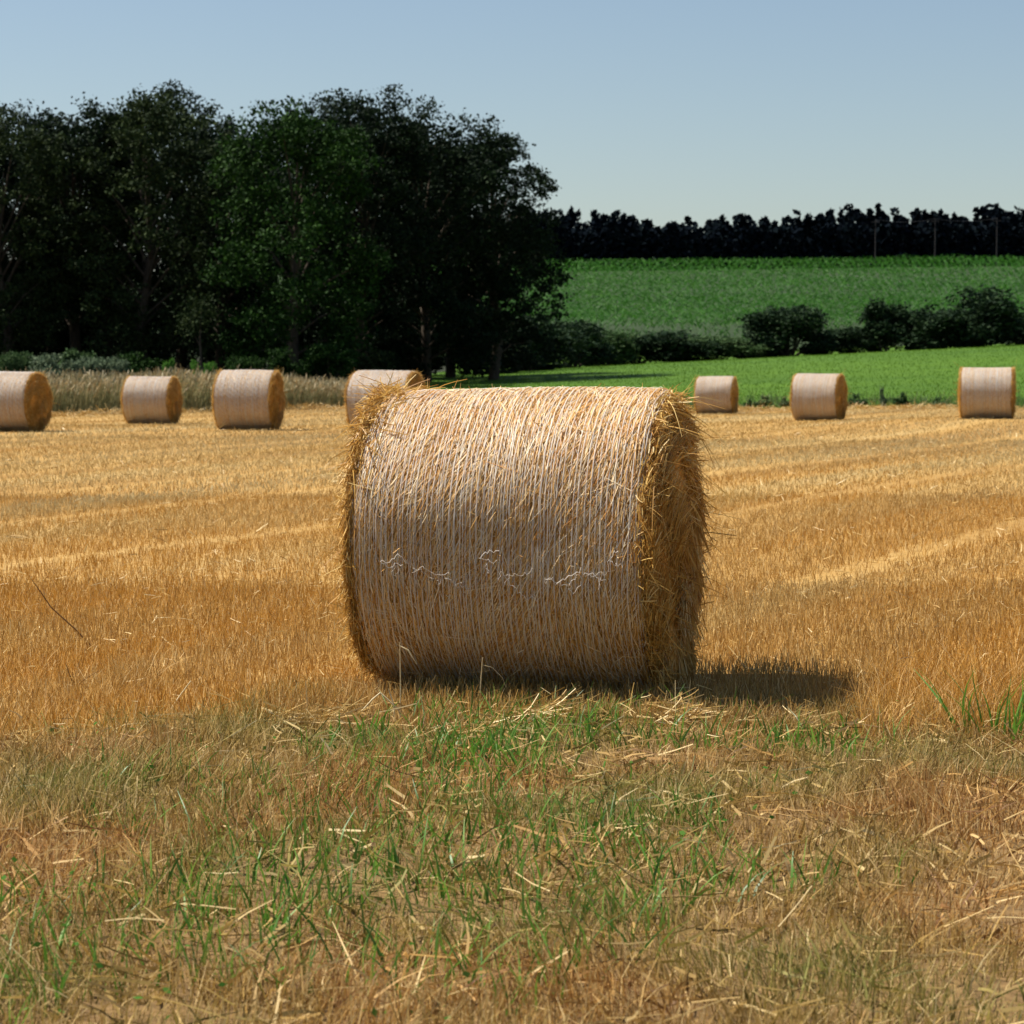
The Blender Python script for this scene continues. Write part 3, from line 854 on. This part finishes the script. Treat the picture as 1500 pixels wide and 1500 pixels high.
# ------------------------------------------------------------------ tall wild grass strip
def wild():
    r = np.random.default_rng(71)
    n = 32000
    x = r.uniform(-27, -4.5, n)
    y = edge_y(x) + 0.4 + 14 * r.random(n) ** 1.7
    k = x < -4.8 - (y - 80) * 0.05 + r.normal(0, .3, n); x, y = x[k], y[k]; n = len(x)
    h = (1.42 - 0.5 * smooth01((x + 11) / 5.5)) * (0.85 + 0.12 * wobble(x, y, 0.7, 72)) * r.uniform(0.6, 1.06, n)
    P = np.stack((x, y, gz(x, y) - 0.02), -1)
    D = nrm(np.stack((r.normal(0.05, 0.13, n), r.normal(0, 0.13, n), np.ones(n)), -1))
    B = np.stack((r.normal(0.04, 0.12, n), r.normal(0, 0.1, n), -np.abs(r.normal(0, 0.06, n))), -1)
    V = blades(P, D, h, r.uniform(0.012, 0.028, n), B, 2, 0.6, r)
    k = r.random(n) < 0.5
    tip = P[k] + D[k] * h[k][:, None] * 0.93 + B[k] * h[k][:, None] * 0.9
    m = len(tip)
    Dh = nrm(D[k] + B[k] * 2 + r.normal(0, 0.25, (m, 3)))
    Hd = blades(tip, Dh, r.uniform(0.10, 0.22, m), r.uniform(0.025, 0.05, m), r.normal(0, 0.25, (m, 3)), 2, 0.5, r)
    o = obj('wild_grass', mesh_np('wild_grass', [V]), M['wild'])
    tag(o, 'strip of tall grey-green wild grass between the stubble and the trees', 'grass', kind='stuff')
    o2 = obj('wild_grass_heads', mesh_np('wild_grass_heads', [Hd]), M['wild_head'])
    tag(o2, 'tan seed heads above the strip of tall wild grass', 'grass', kind='stuff')
wild()

# meadow grass: short bright blades, rougher along the field edge
r = np.random.default_rng(75)
n = 60000
y = 82.6 + 104 * r.random(n) ** 1.6
x = -5 + r.random(n) * (0.24 * y + 11)
o = obj('meadow_grass', mesh_np('meadow_grass', [stand(x, y, 0.04, 0.09, 0.015, 0.035, 0.35, 1, r=r)]), M['meadow_grass'])
tag(o, 'short bright green grass of the meadow behind the bales', 'grass', kind='stuff')
n = 15000
x = r.uniform(-5, 27, n); y = edge_y(x) + 0.2 + np.abs(r.normal(0, 3.2, n))
hh = 0.35 * np.clip(0.55 + 0.6 * wobble(x, y, 0.9, 76), 0.15, 1.2)
P = np.stack((x, y, gz(x, y) - 0.02), -1)
D = nrm(np.stack((r.normal(0, 0.25, n), r.normal(0, 0.25, n), np.ones(n)), -1))
o = obj('rough_grass', mesh_np('rough_grass', [blades(P, D, hh * r.uniform(0.5, 1.3, n), r.uniform(0.012, 0.03, n), r.normal(0, 0.2, (n, 3)), 2, 0.8, r)]), M['edge_grass'])
tag(o, 'rough unmown grass along the near edge of the meadow', 'grass', kind='stuff')

# ------------------------------------------------------------------ maize field
def maize():
    r = np.random.default_rng(81)
    pts = []
    y = 197.5
    while y < 404:
        step = 0.68 + 1.0 * (y - 197) / 200
        xl, xr = -14.0, 0.235 * y + 8
        n = int((xr - xl) / (0.55 + 0.5 * (y - 197) / 200))
        x = np.linspace(xl, xr, n) + r.normal(0, 0.12, n)
        pts.append(np.stack((x, y + r.normal(0, 0.12, n), 0 * x + (1 if y < 199.5 else 0)), -1))
        y += step
    p = np.concatenate(pts); n = len(p)
    H = 2.0 * (1 + 0.06 * wobble(p[:, 0], p[:, 1], 0.12, 82)) + r.normal(0, 0.10, n)
    g = gz(p[:, 0], p[:, 1])
    parts = []
    big = 1 + 0.7 * (p[:, 1] - 197) / 200
    for j in range(3):
        a = r.uniform(0, 2 * math.pi, n)
        P = np.stack((p[:, 0], p[:, 1], g + H - r.uniform(0.15, 0.75, n)), -1)
        D = nrm(np.stack((np.cos(a) * 0.7, np.sin(a) * 0.7, 0 * a + 1.0), -1))
        B = np.stack((np.cos(a) * 0.35, np.sin(a) * 0.35, -r.uniform(0.3, 0.8, n)), -1)
        parts.append(blades(P, D, r.uniform(0.55, 0.9, n), r.uniform(0.045, 0.075, n) * big, B, 2, 0.85, r))
    f = p[:, 2] > 0; q = p[f]; m = len(q)
    for j in range(7):
        a = r.uniform(0, 2 * math.pi, m)
        P = np.stack((q[:, 0], q[:, 1], g[f] + r.uniform(0.0, 1.4, m)), -1)
        D = nrm(np.stack((np.cos(a) * 0.5, np.sin(a) * 0.5, 0 * a + 1.0), -1))
        B = np.stack((np.cos(a) * 0.3, np.sin(a) * 0.3, -r.uniform(0.2, 0.7, m)), -1)
        parts.append(blades(P, D, r.uniform(0.5, 0.8, m), r.uniform(0.06, 0.1, m), B, 2, 0.8, r))
    o = obj('maize_crop', mesh_np('maize_crop', parts), M['maize'])
    tag(o, 'green maize crop covering the rising hillside', 'crop', kind='stuff')
maize()

# ------------------------------------------------------------------ trees
def tree_meshes(seed, H, cr, base, n_leaf, leaf=0.2, lobes=26):
    """crown from limb-end lobes filled with leaf clusters; returns trunk mesh, crown mesh"""
    r = np.random.default_rng(seed)
    tp = []
    top = H * 0.8
    path = np.array([(0, 0, -0.2), (0.1, 0.05, H * 0.2), (-0.05, 0.1, H * 0.45), (0.1, 0, top)]) + np.vstack((np.zeros(3), r.normal(0, 0.12, (3, 3))))
    tr = 0.018 * H
    tp.append(tube(path, [tr * 1.25, tr, tr * 0.7, tr * 0.15], 8))
    centres, sizes = [], []
    for i in range(lobes):
        f = (i + 0.5) / lobes
        z = base + (H - base) * (f ** 0.9) * 0.93
        env = math.sin(math.pi * min(1, max(0.0, 0.16 + 0.80 * (z - base) / (H - base)))) ** 0.6
        a = i * 2.399 + r.normal(0, 0.35)
        rad = cr * env * r.uniform(0.45, 0.92)
        c = np.array([math.cos(a) * rad, math.sin(a) * rad, z])
        centres.append(c); sizes.append(cr * r.uniform(0.26, 0.42))
        s = np.array([np.interp(z * 0.62, path[:, 2], path[:, 0]), np.interp(z * 0.62, path[:, 2], path[:, 1]), z * 0.62])
        mid = (s + c) / 2 + np.array([0, 0, 0.25])
        tp.append(tube([s, mid, c], [tr * 0.34, tr * 0.22, tr * 0.05], 5))
    centres = np.array(centres); sizes = np.array(sizes)
    # clusters on the lobes, leaves in the clusters
    ncl = n_leaf // 36
    li = r.integers(0, lobes, ncl)
    d = nrm(r.normal(size=(ncl, 3)))
    cc = centres[li] + d * (sizes[li] * r.uniform(0.35, 1.08, ncl) ** 0.8)[:, None] * np.array([1, 1, 0.8])
    cs = r.uniform(0.16, 0.42, ncl)
    ci = r.integers(0, ncl, n_leaf)
    lc = cc[ci] + r.normal(size=(n_leaf, 3)) * cs[ci][:, None] * np.array([0.8, 0.8, 0.5])
    lc[:, 2] = np.maximum(lc[:, 2], 0.05)
    V = leaves(lc, r.uniform(0.6, 1.25, n_leaf) * leaf, r)
    return mesh_np('trunk', tp, True), mesh_np('crown', [V])

TREES = [tree_meshes(201, 13.0, 4.2, 1.6, 30000), tree_meshes(202, 14.5, 4.6, 2.2, 32000), tree_meshes(203, 11.5, 3.8, 0.7, 28000), tree_meshes(204, 13.5, 3.4, 3.0, 24000)]
CROWNS = {}
def place_tree(kind, x, y, s, rot, mt, label, group):
    t = empty('broadleaf_tree', (x, y, float(gz(x, y))), rot)
    t.scale = (s, s, s)
    tm, cm = TREES[kind]
    obj('trunk', tm, M['bark'], t)
    key = (kind, mt)
    if key not in CROWNS:
        c2 = cm.copy(); c2.materials.clear(); c2.materials.append(M[mt]); CROWNS[key] = c2
    obj('crown', CROWNS[key], None, t)
    return tag(t, label, 'tree', group)
GW = 'trees of the dark wood behind the wild grass'
B_ = 'nearly black tree in the depth of the wood behind its front trees'
D_ = 'dark broadleaf tree of the shaded wood behind the wild grass'
O_ = 'olive green broadleaf tree at the front of the shaded wood'
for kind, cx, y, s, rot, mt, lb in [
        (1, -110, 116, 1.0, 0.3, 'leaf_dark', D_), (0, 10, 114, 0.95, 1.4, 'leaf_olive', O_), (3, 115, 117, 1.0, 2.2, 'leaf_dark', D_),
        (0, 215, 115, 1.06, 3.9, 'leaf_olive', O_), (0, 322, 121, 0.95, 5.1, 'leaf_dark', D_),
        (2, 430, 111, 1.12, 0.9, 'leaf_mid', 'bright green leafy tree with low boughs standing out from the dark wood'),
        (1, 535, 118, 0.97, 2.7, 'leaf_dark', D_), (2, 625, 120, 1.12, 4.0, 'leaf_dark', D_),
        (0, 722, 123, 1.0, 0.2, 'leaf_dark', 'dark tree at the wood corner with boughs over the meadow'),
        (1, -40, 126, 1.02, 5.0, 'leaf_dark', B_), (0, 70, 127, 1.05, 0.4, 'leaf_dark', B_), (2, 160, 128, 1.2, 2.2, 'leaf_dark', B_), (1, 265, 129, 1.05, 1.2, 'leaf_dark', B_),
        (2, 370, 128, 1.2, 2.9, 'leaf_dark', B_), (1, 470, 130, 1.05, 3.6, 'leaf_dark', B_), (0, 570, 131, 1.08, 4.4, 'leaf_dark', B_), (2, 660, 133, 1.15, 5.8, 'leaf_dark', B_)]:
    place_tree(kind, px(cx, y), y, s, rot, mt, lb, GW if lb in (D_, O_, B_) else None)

# a slim trunk standing free at the wood's edge
t = empty('sapling', (px(295, 108), 108, float(gz(px(295, 108), 108))))
obj('trunk', mesh_np('sapling_trunk', [tube([(0, 0, -0.1), (0.02, 0, 1.0), (-0.03, 0, 2.1), (0.04, 0, 3.4)], [0.075, 0.065, 0.05, 0.02], 7), tube([(-0.02, 0, 1.8), (-0.3, 0, 2.4), (-0.5, 0, 2.9)], [0.03, 0.02, 0.008], 5)], True), M['bark'], t)
r = np.random.default_rng(88)
obj('crown', mesh_np('sapling_crown', [leaves(np.concatenate((r.normal((0.0, 0, 3.3), (0.5, 0.5, 0.5), (900, 3)), r.normal((-0.5, 0, 2.8), (0.3, 0.3, 0.3), (350, 3)))), r.uniform(0.1, 0.2, 1250), r)]), M['leaf_olive'], t)
tag(t, 'slim bare-stemmed young tree at the edge of the dark wood', 'tree')

# ------------------------------------------------------------------ bushes
def bush_meshes(seed, n_leaf, leaf, lobes=11, slim=1.0):
    """bush about 1 wide and 1 tall (unit size), scaled when placed"""
    r = np.random.default_rng(seed)
    cen, sz, stems = [], [], []
    for i in range(lobes):
        a = r.uniform(0, 6.28); rad = 0.32 * math.sqrt(r.random())
        z = r.uniform(0.12, 0.78) * (1 - 0.5 * rad)
        c = np.array([math.cos(a) * rad, math.sin(a) * rad, z]); cen.append(c); sz.append(r.uniform(0.13, 0.24))
        stems.append(tube([(0.03 * math.cos(a), 0.03 * math.sin(a), -0.02), c * np.array([.6, .6, .5]), c], [0.012, 0.008, 0.002], 4))
    cen = np.array(cen); sz = np.array(sz)
    ncl = n_leaf // 18
    li = r.integers(0, lobes, ncl); d = nrm(r.normal(size=(ncl, 3)))
    cc = cen[li] + d * (sz[li] * r.uniform(0.4, 1.1, ncl))[:, None]
    ci = r.integers(0, ncl, n_leaf)
    lc = cc[ci] + r.normal(size=(n_leaf, 3)) * 0.035
    lc[:, 2] = np.abs(lc[:, 2])
    return mesh_np('stems', stems), mesh_np('foliage', [leaves(lc, r.uniform(0.6, 1.3, n_leaf) * leaf, r)])
BUSH = [bush_meshes(301, 7000, 0.05), bush_meshes(302, 7000, 0.05, 14), bush_meshes(303, 5000, 0.06, 8), bush_meshes(304, 1600, 0.09, 7)]
BF = {}
def place_bush(kind, x, y, w, h, mt, label, cat='bush', group=None, name='bush'):
    t = empty(name, (x, y, float(gz(x, y)) - 0.02), x * 2.3)
    t.scale = (w, w, h)
    sm, fm = BUSH[kind]
    obj('stem_cluster', sm, M['bark'], t)
    key = (kind, mt)
    if key not in BF:
        c2 = fm.copy(); c2.materials.clear(); c2.materials.append(M[mt]); BF[key] = c2
    obj('foliage', BF[key], None, t)
    return tag(t, label, cat, group)
GH = 'hedge bushes between the meadow and the maize'
HB = 'low dark hedge bush between the green meadow and the maize'
SB = 'lighter green scrubby hedge bush below the maize edge'
# column, distance, width px, top row, kind, material, label
for cx, y, wpx, top, kind, mt, lb in [
        (600, 140, 130, 440, 0, 'leaf_dark', None), (690, 146, 120, 452, 1, 'leaf_dark', None), (775, 155, 120, 448, 0, 'leaf_hedge', None), (838, 168, 90, 462, 1, 'leaf_hedge', None),
        (885, 178, 95, 476, 0, 'leaf_scrub', SB), (935, 180, 80, 486, 1, 'leaf_hedge', HB), (985, 179, 95, 478, 0, 'leaf_hedge', HB), (1038, 181, 80, 488, 1, 'leaf_scrub', SB),
        (1085, 180, 80, 490, 0, 'leaf_scrub', SB), (1120, 182, 60, 492, 2, 'leaf_hedge', HB),
        (1155, 180, 98, 440, 1, 'leaf_hedge', 'tall rounded dark hedge bush standing alone above its low neighbours'),
        (1212, 181, 70, 478, 0, 'leaf_hedge', HB), (1248, 182, 60, 474, 1, 'leaf_hedge', HB),
        (1294, 181, 66, 428, 2, 'leaf_hedge', 'narrow upright dark hedge bush like a blunt column'),
        (1335, 182, 80, 452, 0, 'leaf_hedge', 'mid-high dark hedge bush beside the column-like bush'),
        (1378, 181, 85, 446, 1, 'leaf_hedge', 'mid-high dark hedge bush beside the broadest hedge bush'),
        (1432, 182, 120, 408, 0, 'leaf_hedge', 'broadest and tallest dark hedge bush at the meadow top'),
        (1492, 186, 70, 452, 1, 'leaf_hedge', 'dark hedge bush behind a small grassy bank'),
        (1548, 184, 90, 440, 0, 'leaf_hedge', HB)]:
    X = px(cx, y); base = float(gz(X, y))
    htop = CAM_H + (HORIZON - top) * y / F
    place_bush(kind, X, y, wpx / F * y * 1.6, (htop - base) * 1.04, mt,
               lb or 'dark blurred bush below the wood corner at the meadow', 'bush', GH if lb in (HB, SB) else ('bushes below the wood corner' if lb is None else None), 'hedge_bush')
# shrubs at the foot of the wood
GS = 'grey-green shrubs between wild grass and wood'
for cx, y, wpx, top, kind, mt, lb, g in [
        (85, 100, 90, 510, 0, 'leaf_grey', 'grey-green shrub between the wild grass and the dark wood', GS), (148, 101, 80, 516, 1, 'leaf_grey', 'grey-green shrub between the wild grass and the dark wood', GS),
        (115, 103, 70, 502, 2, 'leaf_scrub', 'olive shrub rising between two grey-green shrubs', None),
        (25, 102, 60, 508, 1, 'leaf_scrub', 'dark green shrub at the wood foot next to the shaded bale end', None),
        (205, 104, 70, 508, 0, 'leaf_mid', 'green shrub in the gap under the dark wood boughs', None),
        (250, 103, 26, 518, 2, 'leaf_bright', 'tiny sunlit green shrub beside the slim young tree', 'sunlit shrubs by the slim tree'), (283, 104, 24, 520, 2, 'leaf_bright', 'tiny sunlit green shrub beside the slim young tree', 'sunlit shrubs by the slim tree'),
        (311, 103, 36, 524, 0, 'leaf_bright', 'brightest sunlit shrub just above a straw bale', None),
        (360, 106, 60, 515, 1, 'leaf_mid', 'shaded green shrub under the bright leafy tree', None),
        (415, 106, 70, 500, 0, 'leaf_mid', 'leafy shrub under hanging boughs above the wild grass end', None),
        (480, 107, 90, 495, 1, 'leaf_mid', 'green shrub behind the half hidden bale', None), (545, 110, 80, 505, 0, 'leaf_olive', 'olive shrub at the foot of the wood above the half hidden bale', None)]:
    X = px(cx, y); base = float(gz(X, y)); htop = CAM_H + (HORIZON - top) * y / F
    place_bush(kind, X, y, wpx / F * y * 1.15, (htop - base) * 1.04, mt, lb, 'shrub', g, 'shrub')
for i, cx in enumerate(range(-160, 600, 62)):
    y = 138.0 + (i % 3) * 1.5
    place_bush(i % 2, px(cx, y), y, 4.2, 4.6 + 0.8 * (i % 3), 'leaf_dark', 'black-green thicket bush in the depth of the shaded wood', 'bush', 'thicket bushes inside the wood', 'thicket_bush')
# weeds along the field edge
for cx, y, w, h, mt, lb in [
        (1253, 83.5, 1.0, 0.55, 'leaf_scrub', 'dark leafy weed clump beside a straw bale at the field edge'),
        (1291, 83.2, 0.45, 0.85, 'leaf_grey', 'slender tall weed standing on the field edge'),
        (1322, 83.6, 0.8, 0.6, 'leaf_scrub', 'bushy weed next to the slender tall weed'),
        (1372, 83.4, 0.7, 0.4, 'leaf_scrub', 'low weed near the bale with two ragged rims'),
        (1120, 84.0, 1.0, 0.5, 'edge_grass', 'tan dried weed clump between two bales at the meadow edge'),
        (1148, 83.6, 0.6, 0.45, 'edge_grass', 'small tan weed beside the dried clump at the meadow edge'),
        (1098, 83.4, 0.5, 0.4, 'leaf_scrub', 'small green weed next to the farthest bale')]:
    X = px(cx, y)
    place_bush(3, X, y, w, h, mt, lb, 'weed', None, 'weed')

# ------------------------------------------------------------------ far wood, poles and wire
def far_wood():
    r = np.random.default_rng(91)
    nt = 520
    tx = r.uniform(-48, 135, nt); ty = 411 + r.uniform(0, 26, nt)
    th = r.uniform(7.6, 10.6, nt) + 1.5 * wobble(tx, 0 * ty, 0.12, 92)
    tw = r.uniform(2.2, 4.0, nt)
    per = 150
    n = nt * per
    k = np.repeat(np.arange(nt), per)
    f = r.random(n) ** 0.85
    w = tw[k] * ((1 - f) ** r.uniform(0.35, 0.9, nt)[k] * (0.75 + 0.3 * np.sin(f * 34 + k)) + 0.06)
    a = r.uniform(0, 6.28, n); q = np.sqrt(r.random(n))
    X = tx[k] + np.cos(a) * w * q; Y = ty[k] + np.sin(a) * w * q
    C = np.stack((X, Y, gz(X, Y) + f * th[k]), -1)
    m = 26000
    X = r.uniform(-50, 138, m); Y = 410 + r.uniform(0, 10, m)
    C = np.concatenate((C, np.stack((X, Y, gz(X, Y) + r.uniform(0, 7.4, m)), -1)))
    V = leaves(C, r.uniform(0.7, 1.6, n + m), r)
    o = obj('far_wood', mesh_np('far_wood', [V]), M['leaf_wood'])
    tag(o, 'near-black wood closing the view above the maize field', 'wood', kind='stuff')
far_wood()
GP = 'poles along the top of the maize'
tops = []
for cx in (1280, 1367, 1457):
    y = 407.0; X = px(cx, y); g = float(gz(X, y))
    t = empty('utility_pole', (X, y, g))
    obj('post', mesh_np('post', [tube([(0, 0, -0.3), (0, 0, 4), (0, 0, 8.2)], [0.14, 0.12, 0.10], 8)], True), M['pole'], t)
    obj('crossarm', mesh_np('crossarm', [tube([(-0.7, 0.11, 7.7), (0, 0.13, 7.7), (0.7, 0.11, 7.7)], 0.06, 6)], True), M['pole'], t)
    tag(t, 'thin grey pole rising before the black wood above the maize', 'pole', GP)
    tops.append((X, y, g + 8.15))
pts = []
for a, b in ((tops[0], tops[1]), (tops[1], tops[2])):
    for s in np.linspace(0, 1, 9)[(1 if pts else 0):]:
        p = np.array(a) * (1 - s) + np.array(b) * s; p[2] -= 0.5 * 4 * s * (1 - s); pts.append(p)
o = obj('overhead_wire', mesh_np('overhead_wire', [tube(pts, 0.025, 4)]), M['wire'])
tag(o, 'thin overhead wire strung between the grey poles', 'wire')
